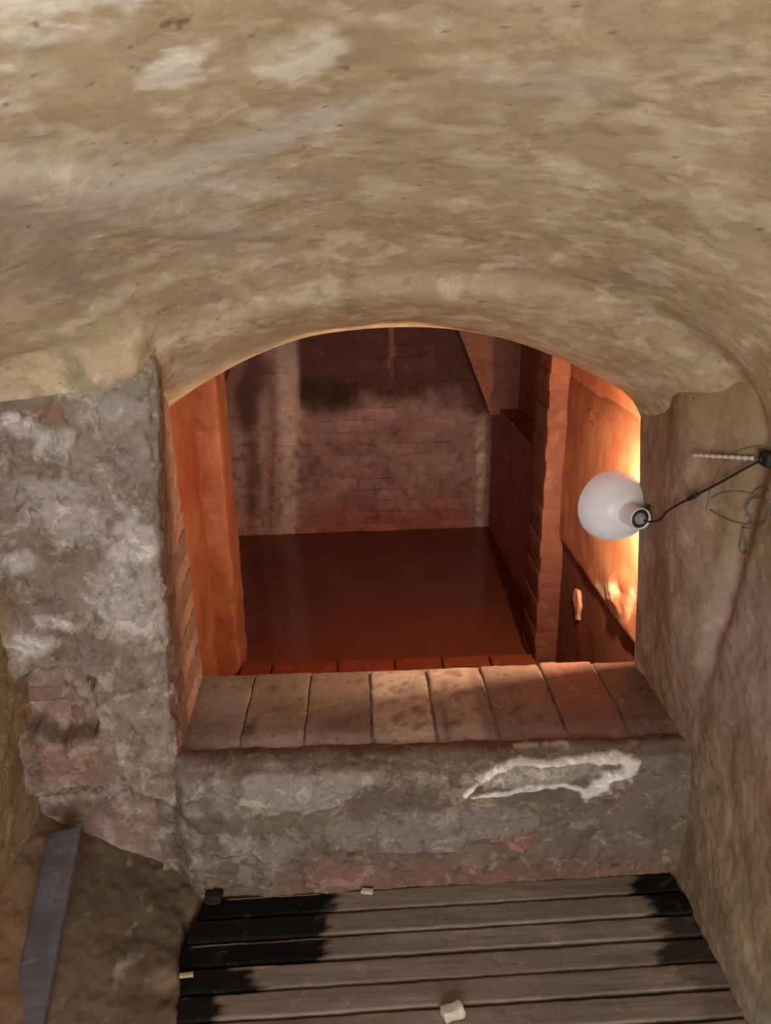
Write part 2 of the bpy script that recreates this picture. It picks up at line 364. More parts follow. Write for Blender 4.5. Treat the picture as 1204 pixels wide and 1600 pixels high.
# ---- right wall running into the right jamb
def build_wall_right():
    nz_, nu = 330, 340
    Z = np.linspace(-.12, 1.60, nz_)
    ys = np.interp(np.linspace(0, 1, nu-40), [0, .12, 1], [-1.3, .8, YR-.015])
    P = np.zeros((nz_, nu, 3))
    for i, z in enumerate(Z):
        x = xr_wall(z, ys); xe = x[-1]
        ex = catmull([(xe, YR-.015), (xe+.006, YR-.002), (xe+.03, YR+.012), (xe+.12, YR+.02), (xe+.5, YR+.02)], 40)
        P[i, :, 0] = np.r_[x, ex[:, 0]]; P[i, :, 1] = np.r_[ys, ex[:, 1]]; P[i, :, 2] = z
    P[..., 0] -= rough(P, .012, .005, .0015, 80)*sstep(YR+.02, YR-.1, P[..., 1])
    px, py = proj(P); n1, n2 = fbm(P, 6, 5, 81), fbm(P, 16, 5, 82, stretch=(1, 1, .6))
    C = base(P, [(.24, .165, .10), (.32, .235, .15), (.38, .29, .19), (.42, .33, .235)], 5, 83)
    C = lay(C, (.43, .34, .30), ell(px, py, 1150, 1010, 90, 150, -20, .7, n1, .7), .7)
    C = lay(C, (.44, .32, .26), ell(px, py, 1050, 830, 50, 130, 0, .7, n1, .6), .5)
    C = lay(C, (.40, .27, .12), ell(px, py, 1130, 610, 70, 60, 0, .7, n1, .6), .45)
    C = C*.88
    C = lay(C, (.55, .50, .42), sstep(.42, .60, n2)*sstep(800, 950, py)*sstep(1300, 1050, py), .5)
    C = lay(C, (.30, .15, .10), sstep(.35, .6, fbm(P, 7, 4, 87)), .35)
    C = lay(C, (.22, .22, .16), ell(px, py, 1185, 1570, 16, 90, -24, .5, n2, .5), .5)
    C = lay(C, (.42, .20, .10), sstep(YR+.002, YR+.008, P[..., 1]), 1)
    C = lay(C, (.05, .035, .03), ell(px, py, 1076, 606, 2.2, 6, 0, .3)+ell(px, py, 1065, 592, 3, 2, 0, .3)+ell(px, py, 1084, 622, 3, 1.6, 0, .3), .9)
    props(grid_obj('wall_right', P, C, M_PLASTER), 'smooth taupe plastered right wall with vertical grooves running into the jamb', 'wall', None, 'structure')
build_wall_right()

# ---- left wall
def build_wall_left():
    Z = np.linspace(-.12, 1.9, 150); Y = np.linspace(-1.3, 1.74, 200); zz, yy = np.meshgrid(Z, Y, indexing='ij')
    P = np.stack([xl(zz, yy), yy, zz], -1); P[..., 0] += rough(P, .012, .006, .002, 90)
    C = base(P, [(.22, .13, .07), (.30, .19, .10), (.36, .25, .14), (.34, .18, .11)], 6, 91)
    props(grid_obj('wall_left', P, C, M_WORN), 'ochre-brown rough left wall beside the plank floor', 'wall', None, 'structure')
build_wall_left()

# ---- wall below the sill, with its crusts of plaster and salt
def build_wall_below():
    X = np.linspace(-.56, .90, 380); Z = np.r_[np.linspace(-.12, .40, 170)]
    xx, zz = np.meshgrid(X, Z, indexing='ij')
    top = sstep(.36, .405, zz)
    yy = YF-.012+.014*xx + .10*np.maximum(zz-.385, 0)*8 + .03*top**2
    yy = yy+.06*sstep(-.455, -.53, xx+.03*fbm(np.stack([xx*0, zz*0, zz], -1), 9, 4, 99))
    P = np.stack([xx, yy, zz-.004*top], -1)
    ex = np.stack([np.stack([X, np.full_like(X, YF+.05+.012*k), np.full_like(X, .399-.0016*k-.0004*k*k)], -1) for k in range(0, 9)], 1)
    P = np.concatenate([P, ex], 1)
    P[:, -9:, 2] += .007*fbm(P[:, -9:], 11, 4, 97); P[:, -9:, 1] += .010*fbm(P[:, -9:], 9, 4, 98)
    px, py = proj(P); nA, nB, nC = fbm(P, 8, 5, 101), fbm(P, 20, 5, 102), fbm(P, 40, 4, 103)
    lipA = ell(px, py, 470, 1230, 110, 34, -4, .10, nA, .6)                           # grey plaster skin, left
    lipB = ell(px, py, 690, 1295, 180, 32, -3, .10, nA, .6)                           # lilac skin, middle
    out = ell(px, py, 845, 1215, 150, 36, -6, .10, nB, .45)
    inn = ell(px, py, 815, 1218, 118, 21, -5, .12, nB, .45)
    tip = ell(px, py, 945, 1218, 62, 22, -38, .2, nB, .4)
    ring = pline(px, py, [(726, 1244), (742, 1226), (775, 1200), (812, 1191), (852, 1193), (905, 1186), (962, 1185), (984, 1195), (975, 1208), (950, 1222), (930, 1236), (916, 1240), (905, 1232), (880, 1226), (830, 1230), (790, 1238), (738, 1245)],
                 [3, 3, 5, 6, 4, 6, 11, 14, 14, 14, 13, 9, 5, 4, 4, 3, 2], nB+.6*nC, 1.0)
    inn = ell(px, py, 835, 1211, 95, 17, -4, .25, nB, .4)
    crk = pline(px, py, [(330, 1235), (375, 1262), (465, 1270), (540, 1244), (600, 1218), (640, 1224)], 4, nB, .5)+pline(px, py, [(480, 1330), (560, 1300), (640, 1272), (700, 1270), (780, 1284), (865, 1268)], 3.5, nB, .5)+pline(px, py, [(500, 1178), (600, 1190), (720, 1205)], 5, nB, .7)
    d = rough(P, .010, .007, .003, 100)+.010*np.clip(lipA+lipB, 0, 1)+.006*ring+.003*inn-.006*np.clip(crk, 0, 1)+.012*sstep(0, .4, nA)*sstep(600, 380, px)
    P[..., 1] -= d*sstep(1130, 1190, py); P[..., 2] += .4*d*sstep(1200, 1170, py)*sstep(1.78, 1.72, P[..., 1])
    C = base(P, [(.11, .078, .055), (.17, .125, .09), (.22, .165, .12), (.28, .22, .17)], 7, 104)
    C = lay(C, (.34, .29, .26), sstep(-.15, .35, nA+.4*nB)*sstep(620, 360, px)*sstep(1410, 1330, py), .75)
    C = lay(C, (.44, .39, .37), sstep(.15, .45, nB)*sstep(560, 300, px)*sstep(1250, 1300, py)*sstep(1400, 1370, py), .7)
    C = lay(C, (.36, .33, .28), lipA, .8); C = lay(C, (.27, .235, .22), lipB, .8)
    C = lay(C, (.36, .32, .26), inn*sstep(640, 720, px), .8)
    C = lay(C, (.82, .76, .69), ring, .95); C = lay(C, (.70, .64, .57), pline(px, py, [(808, 1164), (840, 1161), (885, 1159)], [4, 2.5, 1.5], nB+nC, 1.2), .6)
    C = lay(C, (.66, .61, .54), sstep(.0, .3, nB+.5*nC)*ell(px, py, 800, 1205, 120, 22, -4, .4, nB, .6), .55)
    C = lay(C, (.26, .13, .085), ell(px, py, 805, 1312, 40, 14, 0, .4, nB, .5), .8)
    C = lay(C, (.24, .13, .09), sstep(1330, 1365, py+14*nB)*sstep(380, 520, px), .8)
    C = lay(C, (.24, .17, .15), ell(px, py, 950, 1290, 60, 40, 0, .6, nA, .6), .5)
    C = C*.84
    props(grid_obj('wall_below_sill', P, C, M_WORN), 'low wall under the brick sill with peeling grey skins and a white salt ring', 'wall', None, 'structure')
build_wall_below()

# ---- sill: mortar bed and its bricks
bx = [onZ(x, 1050, SILL)[0] for x in (312, 400, 485, 577, 665, 750, 845, 932, 1004)]
def build_sill():
    X = np.linspace(-.56, .93, 120); prof = catmull([(1.70, .380), (1.76, .389), (1.9, .392), (2.095, .391), (2.118, .375), (2.13, .2), (2.13, -.5)], 60)
    P = np.zeros((120, 60, 3)); P[..., 0] = X[:, None]; P[..., 1] = prof[None, :, 0]; P[..., 2] = prof[None, :, 1]
    P[..., 2] += .003*fbm(P, 15, 3, 110)*(P[..., 1] < 2.12)
    C = base(P, [(.16, .11, .085), (.26, .19, .15), (.33, .26, .21)], 12, 111)
    o = props(grid_obj('sill', P, C, M_WORN), 'sill of worn bricks across the bottom of the opening', 'sill', None, 'structure')
    cols = [(.27, .22, .18), (.30, .23, .18), (.32, .24, .19), (.60, .50, .41), (.52, .41, .34), (.30, .20, .165), (.31, .165, .125), (.28, .165, .12)]
    for i in range(8):
        g_ = .001 if i < 2 else .0028; x0, x1 = bx[i]+g_, bx[i+1]-g_
        if i == 0: x0 -= .06
        if i == 7: x1 += .03
        dz = [0, .002, .001, .004, .003, .002, .004, .001][i]; ye = [2.105, 2.11, 2.108, 2.105, 2.112, 2.118, 2.125, 2.12][i]
        V, Fc = rbox_data((x1-x0, ye-1.712, .05), (10, 22, 3), .005 if i < 3 else .009, .0035, 22, 120+i)
        V = V+np.array([(x0+x1)/2, (ye+1.712)/2, SILL+dz-.025])
        V[:, 2] -= .022*sstep(1.80, 1.71, V[:, 1])
        px, py = proj(V); nA, nB = fbm(V, 14, 5, 130), fbm(V, 30, 4, 131)
        c = base(V, [np.array(cols[i])*.72, np.array(cols[i]), np.array(cols[i])*1.22], 10, 132+i)
        if i in (3, 4): c = lay(c, (.22, .16, .13), sstep(.15, .4, nB)+ell(px, py, 655, 1112, 10, 7, 0, .4)+ell(px, py, 628, 1132, 10, 6, 0, .4)+ell(px, py, 695, 1130, 6, 30, -12, .5, nB, .6), .7)
        if i == 4: c = lay(c, (.31, .22, .20), sstep(728, 738, px-.22*(py-1050)), .9)
        if i == 5: c = lay(c, (.08, .055, .045), ell(px, py, 811, 1104, 7, 5, 0, .3), .9)
        if i in (6, 7): c = lay(c, (.36, .20, .10), ell(px, py, 885, 1090, 22, 18, 0, .6, nA, .6), .5)
        if i < 3:
            c = lay(c, (.52, .43, .36), ell(px, py, 400, 1150, 80, 26, -8, .5, nA, .8)+ell(px, py, 500, 1160, 90, 18, 0, .5, nA, .8), .65)
            c = lay(c, (.36, .35, .33), ell(px, py, 360, 1100, 34, 30, 0, .6, nA, .8), .6)
            c = lay(c, (.13, .09, .07), ell(px, py, 425, 1076, 8, 5, 0, .4)+ell(px, py, 430, 1108, 6, 3, 0, .4)+ell(px, py, 390, 1140, 8, 26, 25, .4, nB, 1.0), .7)
        mesh_obj('brick', V, Fc, M_BRICK, o, c*.66)
    return o
build_sill()

# ---- floor bed, rubble bank and planks
def build_floor():
    X = np.linspace(-.95, .92, 80); Y = np.linspace(-1.3, 1.72, 120); xx, yy = np.meshgrid(X, Y, indexing='ij')
    P = np.stack([xx, yy, np.full_like(xx, -.045)], -1); P[..., 2] += .006*fbm(P, 9, 3, 140)
    C = base(P, [(.12, .09, .065), (.17, .125, .09)], 8, 141)
    o = props(grid_obj('floor', P, C, M_WORN), 'floor of worn grey planks with black stains below the sill', 'floor', None, 'structure')
    pitch = .0713; ang = .021
    for k in range(26):
        yf = 1.648-k*pitch; w_ = pitch-.0095+.002*math.sin(k*2.3); ctr = np.array([.19, yf-w_/2, -.014+.002*math.sin(k*1.9)])
        xL = -.475+.012*math.sin(k*2.1)+(.03 if k == 0 else 0); xR = [.835, .845, .835, .84, .848, .84, .838][k % 7]-.004*(k > 7)
        n = (90 if k < 8 else 24, 14 if k < 8 else 4, 2)
        V, Fc = rbox_data((xR-xL, w_, .028), n, .004, .0012, 30, 150+k)
        V[:, 1] += .0022*fbm(V*np.array([1, .2, .2]), 9, 3, 160+k)*np.sign(V[:, 1])
        V[:, 1] += .020*(V[:, 0] > (xR-xL)/2-.004)*0
        V = V @ rotz(ang+.002*math.sin(k*3.3)).T + ctr+np.array([(xL+xR)/2-.19, 0, 0])
        px, py = proj(V); q = V*np.array([.35, 1, 1]); nA, nB = fbm(q, 16, 5, 170), fbm(V*np.array([.12, 1, 1]), 60, 4, 171+k)
        c = base(V*np.array([.25, 1, 1]), [(.18, .14, .12), (.25, .20, .17), (.30, .245, .21), (.34, .285, .25)], 9, 180+k)
        c = c*(1+.16*nB)[:, None]
        c = lay(c, (.42, .37, .33), sstep(.3, .6, nA)*sstep(700, 800, px), .4)
        edge = np.clip(sstep(.9985*px*0+(w_/2-.008), w_/2-.003, np.abs((V-ctr)[:, 1]-ang*(V[:, 0]-.19))), 0, 1)
        c = lay(c, (.42, .34, .24), edge*sstep(-.1, .3, fbm(V*np.array([1, .1, .1]), 7, 3, 190+k)), .45)
        # black tar stains at both ends
        if k < 6:
            lim = [512, 500, 512, 405, 330, 0][k]; m = sstep(lim+7, lim-7, px+34*nA+10*nB)
            c = lay(c, (.005, .0045, .0045) if k in (0, 2) else (.011, .009, .008), m, .98)
            lim = [985, 1000, 1030, 1040, 1075, 1090][k]; m = sstep(lim-9, lim+9, px+50*nA+14*nB)
            c = lay(c, (.005, .0045, .004), m, [.97, .97, .8, .85, .45, .3][k])
        sl = {0: (356, 500), 2: (300, 505), 3: (362, 420), 4: (285, 292)}.get(k)      # bare wood where the far edge has split off
        if sl: c = lay(c, (.55, .45, .30), sstep(w_/2-.0078, w_/2-.0048, (V-ctr)[:, 1]-ang*(V[:, 0]-.19)+.003*nA)*sstep(sl[0]-4, sl[0]+4, px)*sstep(sl[1]+5, sl[1]-5, px), .85 if k == 0 else .6)
        if k == 5: c = lay(c, (.45, .39, .33), ell(px, py, 370, 1580, 70, 18, -5, .4, nA, .7), .6)
        if k == 6: c = lay(c, (.015, .012, .011), ell(px, py, 420, 1596, 70, 14, 0, .3, nA, .7)+ell(px, py, 1095, 1588, 22, 10, -20, .4, nA, .8), .95)
        pl = mesh_obj('plank', V, Fc, M_WOOD, o, c*.85)
        if k < 8:
            for xn in (-.15+.02*math.sin(k), .21+.03*math.sin(k*2.7), .60):
                vv, ff = lathe_data([(0, .0001), (0, .004), (-.004, .0045)], (xn, yf-w_*.5+ang*(xn-.19), .0012), (0, 0, 1.0001), 10)
                mesh_obj('nail', vv, ff, M_NAIL, pl)
    # rubble bank
    X = np.linspace(-.93, -.40, 125); Y = np.linspace(-.6, 1.72, 260); xx, yy = np.meshgrid(X, Y, indexing='ij')
    t = np.clip((-.475-xx)/.40, 0, 1)
    zz = .012+.20*t**1.2*sstep(.7, 1.66, yy)+.03*t
    eX = np.interp(yy, [1.0, 1.28, 1.56, 1.62, 1.7], [-.42, -.436, -.479, -.455, -.43])
    zz -= .09*sstep(-.010, .004, xx-eX+.012*fbm(np.stack([xx*0, yy, xx*0], -1), 14, 4, 200))
    P = np.stack([xx, yy, zz], -1); P[..., 2] += rough(P, .010, .009, .003, 201)
    px, py = proj(P); nA, nB = fbm(P, 9, 5, 203), fbm(P, 20, 4, 204)
    C = base(P, [(.10, .07, .045), (.15, .105, .065), (.20, .14, .09), (.23, .15, .10)], 7, 202)
    C = lay(C, (.34, .24, .17), ell(px, py, 258, 1535, 28, 22, 0, .5, nA, .5), .7)
    C = lay(C, (.33, .19, .10), ell(px, py, 40, 1420, 60, 160, 12, .6, nA, .6), .5)
    C = lay(C, (.36, .33, .27), ell(px, py, 184, 1522, 5, 26, 12, .4, nB, .4)+ell(px, py, 205, 1502, 22, 5, -28, .4, nB, .4), .7)
    C = lay(C, (.50, .46, .40), sstep(.5, .65, fbm(P, 30, 3, 206)), .4)
    props(grid_obj('floor_bank', P, C*.85, M_EARTH), 'brown bank of hardened rubble between the planks and left wall', 'bank', None, 'structure')
    return o
M_NAIL = plain('rusty_nail', (.08, .055, .045), .6, .4, .6)
build_floor()

# ================================================================== INNER CHAMBERS
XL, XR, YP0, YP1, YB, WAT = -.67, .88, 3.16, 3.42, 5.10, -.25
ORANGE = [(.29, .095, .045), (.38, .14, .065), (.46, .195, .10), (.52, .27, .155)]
def sheet(name, A, B, Cc, D, n, m, cols, label, cat, mat=M_TANK, seed=0, amp=(.010, .005, .002), nrm=None, paint=None, freq=5, deform=None, parent=None):
    A, B, Cc, D = map(np.array, (A, B, Cc, D)); u = np.linspace(0, 1, n)[:, None, None]; v = np.linspace(0, 1, m)[None, :, None]
    P = (A*(1-u)+B*u)*(1-v)+(D*(1-u)+Cc*u)*v
    if deform: P = deform(P)
    Nn = np.array(nrm) if nrm is not None else normals(P)
    P = P+Nn*rough(P, *amp, seed)[..., None]
    C = base(P, cols, freq, seed+5)
    if paint: C = paint(P, C)
    o = grid_obj(name, P, C, mat, parent)
    if parent is None: props(o, label, cat, None, 'structure')
    return o
# left wall of the antechamber
def p_left(P, C):
    px, py = proj(P); n1 = fbm(P, 10, 5, 220)
    C = lay(C, (.34, .085, .035), ell(px, py, 298, 730, 22, 60, 0, .6, n1, .5), .7)
    return C
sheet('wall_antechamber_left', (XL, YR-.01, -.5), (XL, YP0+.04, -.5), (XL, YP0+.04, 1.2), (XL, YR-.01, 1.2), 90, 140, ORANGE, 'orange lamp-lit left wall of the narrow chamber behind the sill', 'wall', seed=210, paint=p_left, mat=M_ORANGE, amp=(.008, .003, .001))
# right wall: plaster above, set back below a ledge at sill height
def build_right():
    Y = np.linspace(YR-.01, YP0+.05, 130)
    prof = np.array([(XR+.03, 1.25)]+[(XR, z) for z in np.linspace(1.12, .43, 90)]+[(XR+.003, .418), (XR+.012, .410), (XR+.018, .400)]+[(XR+.018, z) for z in np.linspace(.385, -.5, 70)])
    P = np.zeros((len(Y), len(prof), 3)); P[..., 1] = Y[:, None]; P[..., 0] = prof[None, :, 0]; P[..., 2] = prof[None, :, 1]
    d = rough(P, .006, .002, .0006, 230)
    n0 = fbm(P, 9, 5, 231)
    d = d+.025*np.exp(-(((P[..., 1]-2.36)/.12)**2+((P[..., 2]-.52)/.09)**2))*(1+n0)
    P[..., 0] -= d; P[..., 2] += .008*fbm(P*np.array([0, 1, 0]), 7, 3, 233)*sstep(.5, .42, P[..., 2])
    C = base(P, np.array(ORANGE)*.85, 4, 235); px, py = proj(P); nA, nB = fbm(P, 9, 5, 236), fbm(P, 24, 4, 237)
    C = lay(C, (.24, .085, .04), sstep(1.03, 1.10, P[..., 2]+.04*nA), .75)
    C = lay(C, (.62, .44, .30), ell(px, py, 948, 922, 16, 13, 0, .5, nB, .6)+ell(px, py, 985, 940, 6, 26, 10, .5, nB, .6), .8)
    C = lay(C, (.11, .034, .021), sstep(.416, .404, P[..., 2]+.006*nB), .92)      # damp band below the old waterline
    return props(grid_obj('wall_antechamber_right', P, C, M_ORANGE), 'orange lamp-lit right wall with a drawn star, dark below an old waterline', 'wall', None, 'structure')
war = build_right()
# scratched star
def star():
    c = onX(920, 650, XR-.012); pts = []
    for k in range(10):
        a = math.pi/2+k*math.pi/5; r = (.040 if k % 2 == 0 else .021); pts.append((c[0], c[1]-r*1.35*math.cos(a)*-1, c[2]+r*math.sin(a)))
    pts.append(pts[0]); q = []
    for k in range(10):
        for t in np.linspace(0, 1, 6)[:-1]: q.append(np.array(pts[k])*(1-t)+np.array(pts[k+1])*t+np.array([0, .0015*math.sin(k*5+t*4), .0012*math.cos(k*3+t*5)]))
    q.append(q[0]); q = np.array(q)
    dg = bpy.context.evaluated_depsgraph_get()
    for i in range(len(q)):
        hit, loc, nn, _ = war.ray_cast(Vector((.4, q[i][1], q[i][2])), Vector((1, 0, 0)))
        if hit: q[i, 0] = loc.x-.0004
    V, Fc = tube_data(q, .0012, 5)
    o = mesh_obj('star_drawing', V, Fc, plain('red_crayon', (.16, .03, .015), .9, .1), war); o['label'] = 'small five-pointed star drawn in red outline'
star()
# plaster flake hanging in the dark lower wall
f0 = onX(900, 945, XR+.005)
V, Fc = rbox_data((.016, .11, .13), (2, 8, 10), .007, .007, 18, 240, xf=lambda V: V*np.stack([np.ones(len(V)), .25+.75*np.exp(-((V[:, 2]-.01)/.04)**2), np.ones(len(V))], -1))
V = V @ np.array([[1, 0, 0], [0, .97, .24], [0, -.24, .97]]).T+f0+np.array([.006, 0, 0])
o = mesh_obj('plaster_flake', V, Fc, M_TANK, war, np.tile((.62, .34, .22), (len(V), 1))); o['label'] = 'pale flake of plaster on the dark lower wall'
# antechamber vault
def build_avault():
    a = np.linspace(0, math.pi, 90); Y = np.linspace(YR, YP0+.1, 50); cx, hw = (XL+XR)/2, (XR-XL)/2
    P = np.zeros((90, 50, 3)); P[..., 0] = (cx-hw*1.005*np.cos(a))[:, None]; P[..., 2] = (1.10+.62*np.sin(a)**.9)[:, None]; P[..., 1] = Y[None]
    P[..., 2] += rough(P, .01, .006, .002, 250)
    C = base(P, [(.30, .10, .04), (.40, .14, .06), (.48, .19, .08)], 5, 251)
    props(grid_obj('ceiling_antechamber', P, C, M_TANK), 'brown barrel vault over the narrow chamber behind the arch', 'ceiling', None, 'structure')
build_avault()
# cross wall with pilasters carrying an arch
def pilaster(name, x0, x1, cols, label, seed):
    o = empty(name, ((x0+x1)/2, (YP0+YP1)/2, -.5)); props(o, label, 'pilaster', None, 'structure')
    z, k = -.5, 0
    while z < 1.62:
        h = .075; ins = .004*((k % 2))
        def cf(V, k=k):
            px, py = proj(V); n = fbm(V, 12, 4, seed)
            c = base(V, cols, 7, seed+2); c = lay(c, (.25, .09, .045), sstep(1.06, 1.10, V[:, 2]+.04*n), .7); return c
        xa, xb = (x0, x1+ins) if x0 < 0 else (x0-ins, x1)
        rbox('brick', ((xa+xb)/2, (YP0+YP1)/2, z+h/2-.001), (xb-xa, YP1-YP0, h+.002), M_TANK, cf, o, n=(8, 7, 4), r=.0025, nz=.004, nf=14, seed=seed+k)
        z += h; k += 1
    return o
def lp_col(V):
    n = fbm(V, 12, 4, 300); return base(V, ORANGE, 6, 302)
props(rbox('pilaster', ((XL-.28-.575)/2, (YP0+YP1)/2, .55), (-.575-XL+.28, YP1-YP0, 2.1), M_TANK, lp_col, None, n=(16, 10, 90), r=.012, nz=.008, nf=9, seed=300, origin=(XL, YP0, -.5)), 'orange lamp-lit pilaster at the left of the water tank', 'pilaster', None, 'structure')
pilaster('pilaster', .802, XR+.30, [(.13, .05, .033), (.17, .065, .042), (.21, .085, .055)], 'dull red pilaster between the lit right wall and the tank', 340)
# threshold bricks between the pilasters
thr = empty('threshold', (.12, YP0+.1, -.30)); props(thr, 'row of red bricks along the near edge of the water', 'threshold', None, 'structure')
tx = [onY(x, 1040, YP0)[0] for x in (374, 424, 527, 616, 690, 765, 834)]
for i in range(6):
    c = [(.33, .07, .05), (.36, .075, .035), (.40, .085, .04), (.38, .08, .035), (.42, .11, .04), (.40, .10, .04)][i]
    rbox('brick', ((tx[i]+tx[i+1])/2, YP0-.07, -.232), (tx[i+1]-tx[i]-.005, .24, .10), M_BRICK, brick_col(np.array(c)*.62, i), thr, n=(6, 5, 3), r=.012, nz=.005, nf=14, seed=400+i)
sheet('floor_tank', (-1.2, YP0, -.58), (1.2, YP0, -.58), (1.2, YB+.3, -.58), (-1.2, YB+.3, -.58), 10, 10, [(.1, .04, .03)]*2, 'silted bed under the tank water', 'floor', seed=412)
sheet('wall_threshold', (-1, YP0+.0, -.6), (1.1, YP0+.0, -.6), (1.1, YP0+.0, -.262), (-1, YP0+.0, -.262), 30, 10, [(.1, .04, .03)]*2, 'mortar core under the threshold bricks', 'wall', seed=413, amp=(.002, 0, 0))
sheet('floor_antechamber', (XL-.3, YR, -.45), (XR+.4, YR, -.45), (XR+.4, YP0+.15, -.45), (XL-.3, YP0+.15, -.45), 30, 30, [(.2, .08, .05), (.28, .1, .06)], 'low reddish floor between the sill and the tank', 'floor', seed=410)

# tank
TL, TR, ZS, ZT = -.96, .915, .60, 1.50
sheet('wall_tank_right', (TR, YP1-.02, -.6), (TR, YB+.1, -.6), (TR, YB+.1, .655), (TR, YP1-.02, .655), 90, 80, [(.27, .12, .085), (.34, .155, .11), (.40, .19, .14)], 'right wall of the water tank running back from the dull red pilaster', 'wall', seed=420)
sheet('wall_tank_left', (TL, YP1-.02, -.6), (TL, YB+.1, -.6), (TL, YB+.1, ZS), (TL, YP1-.02, ZS), 60, 60, [(.2, .1, .07), (.28, .15, .11)], 'stained left wall of the water tank', 'wall', seed=425)
def haunch(P):
    return P
YH, XN = 4.85, 1.035
sheet('wall_tank_side', (XN, YP1-.02, .6), (XN, YH+.02, .6), (XN, YH+.02, ZT), (XN, YP1-.02, ZT), 40, 60, [(.27, .12, .085), (.34, .155, .11), (.40, .19, .14)], 'upper right wall of the tank in the shadow just behind the pilaster', 'wall', seed=421)
sheet('wall_tank_ledge', (TR-.004, YP1-.02, .655), (TR-.004, YH+.02, .655), (XN+.02, YH+.02, .66), (XN+.02, YP1-.02, .66), 60, 20, [(.27, .12, .085), (.34, .155, .11), (.40, .19, .14)], 'narrow ledge on top of the right tank wall', 'ledge', seed=423)
sheet('wall_tank_step', (XN+.01, YH, .62), (XN+.01, YH, ZT), (.50, YH, ZT), (TR-.06, YH, .62), 60, 40, [(.33, .12, .08), (.40, .16, .105), (.46, .20, .13)], 'red-brown end face of the vault above the right tank wall', 'wall', seed=422)
sheet('ceiling_tank_right', (TR, YH, ZS+.08), (TR, YB+.1, ZS-.01), (.50, YB+.1, ZT), (.50, YH, ZT), 90, 90, [(.30, .10, .065), (.38, .14, .085), (.43, .17, .11)], 'steep red-brown haunch of the vault over the right of the tank', 'ceiling', seed=430)
sheet('ceiling_tank_left', (TL, YP1-.02, ZS-.01), (TL, YB+.1, ZS-.01), (-.55, YB+.1, ZT), (-.55, YP1-.02, ZT), 60, 60, [(.25, .11, .08), (.32, .145, .105), (.38, .18, .13)], 'red-brown haunch of the vault over the left of the tank', 'ceiling', seed=435)
sheet('ceiling_tank_top', (-.58, YP1-.02, ZT-.01), (-.58, YB+.1, ZT-.01), (XN+.02, YB+.1, ZT-.01), (XN+.02, YP1-.02, ZT-.01), 40, 40, [(.22, .09, .06), (.3, .12, .08)], 'flat crown of the vault over the tank', 'ceiling', seed=437)
for sx, nm in ((TL, 'wall_tank_near_left'), (XR+.28, 'wall_tank_near_right')):
    sheet(nm, (sx-.3, YP1+.005, -.6), (sx+.02 if sx < 0 else TR+.4, YP1+.005, -.6), (sx+.02 if sx < 0 else TR+.4, YP1+.005, 1.5), (sx-.3, YP1+.005, 1.5), 8, 8, [(.2, .1, .07)]*2, 'short return of the cross wall beside the pilaster', 'wall', seed=440, amp=(.002, 0, 0))
def back_col(V):
    px, py = proj(V); n1, n2 = fbm(V, 5, 5, 450), fbm(V, 14, 4, 451)
    ns = fbm(V*np.array([1, 1, .12]), 9, 4, 452)
    C = base(V, [(.32, .165, .135), (.42, .23, .19), (.50, .30, .25), (.55, .35, .30)], 4, 453)
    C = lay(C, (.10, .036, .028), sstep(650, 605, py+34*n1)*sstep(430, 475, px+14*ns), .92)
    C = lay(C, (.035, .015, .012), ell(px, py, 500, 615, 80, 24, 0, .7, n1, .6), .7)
    C = lay(C, (.88, .64, .54), sstep(22, 8, np.abs(px-446-.02*(py-600)+10*ns))*sstep(470, 620, py), .97)
    C = lay(C, (.72, .48, .39), sstep(16, 4, np.abs(px-412+8*ns)), .6)
    C = lay(C, (.78, .56, .47), ell(px, py, 366, 740, 20, 110, 0, .5, ns, .4), .9)
    C = lay(C, (.10, .045, .038), ell(px, py, 392, 610, 22, 70, 10, .5, n1, .5), .8)
    C = lay(C, (.12, .05, .035), ell(px, py, 396, 750, 12, 80, 0, .6, ns, .5), .5)
    C = lay(C, (.80, .58, .49), sstep(14, 5, np.abs(px-752+6*ns))*sstep(640, 690, py), .85)
    C = lay(C, (.42, .2, .15), sstep(5, 2, np.abs(px-611+3*ns))*sstep(610, 560, py), .6)
    C = lay(C, (.46, .15, .10), sstep(770, 810, py+24*n1)*sstep(450, 520, px)*sstep(735, 715, px), .7)
    C = lay(C, (.20, .085, .07), sstep(.1, .4, n2)*sstep(640, 680, py), .5)
    return C
def build_back():
    X = np.linspace(TL-.1, TR+.1, 200); Z = np.linspace(-.6, 1.6, 180); xx, zz = np.meshgrid(X, Z, indexing='ij')
    P = np.stack([xx, YB+.03*(xx/.9)*.9+.012, zz], -1); P[..., 1] += rough(P, .006, .003, .001, 455)
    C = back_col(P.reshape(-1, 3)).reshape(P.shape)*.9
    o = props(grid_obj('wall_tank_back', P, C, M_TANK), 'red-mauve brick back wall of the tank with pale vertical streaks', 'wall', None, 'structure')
    rs = random.Random(4); z, c = -.27, 0
    while z < 1.2:
        h = .082; x = TL+(.0 if c % 2 else -.13)
        while x < TR:
            wd = .27; x0, x1 = max(x, TL+.01), min(x+wd, TR-.005)
            mid = -.45 < (x0+x1)/2 < .78 and z < .62
            if x1-x0 > .05 and x1 > -.92 and rs.random() < (.75 if mid else .3):
                yy = YB+.03*((x0+x1)/2/.9)*.9
                V, Fc = rbox_data((x1-x0-.006, .04, h-.006), (9, 2, 4), .004, .004, 14, rs.randrange(900))
                V = V+np.array([(x0+x1)/2, yy+.024+rs.uniform(-.004, .006), z+h/2])
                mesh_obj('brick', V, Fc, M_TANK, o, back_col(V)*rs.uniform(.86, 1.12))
            x += wd
        z += h; c += 1
build_back()

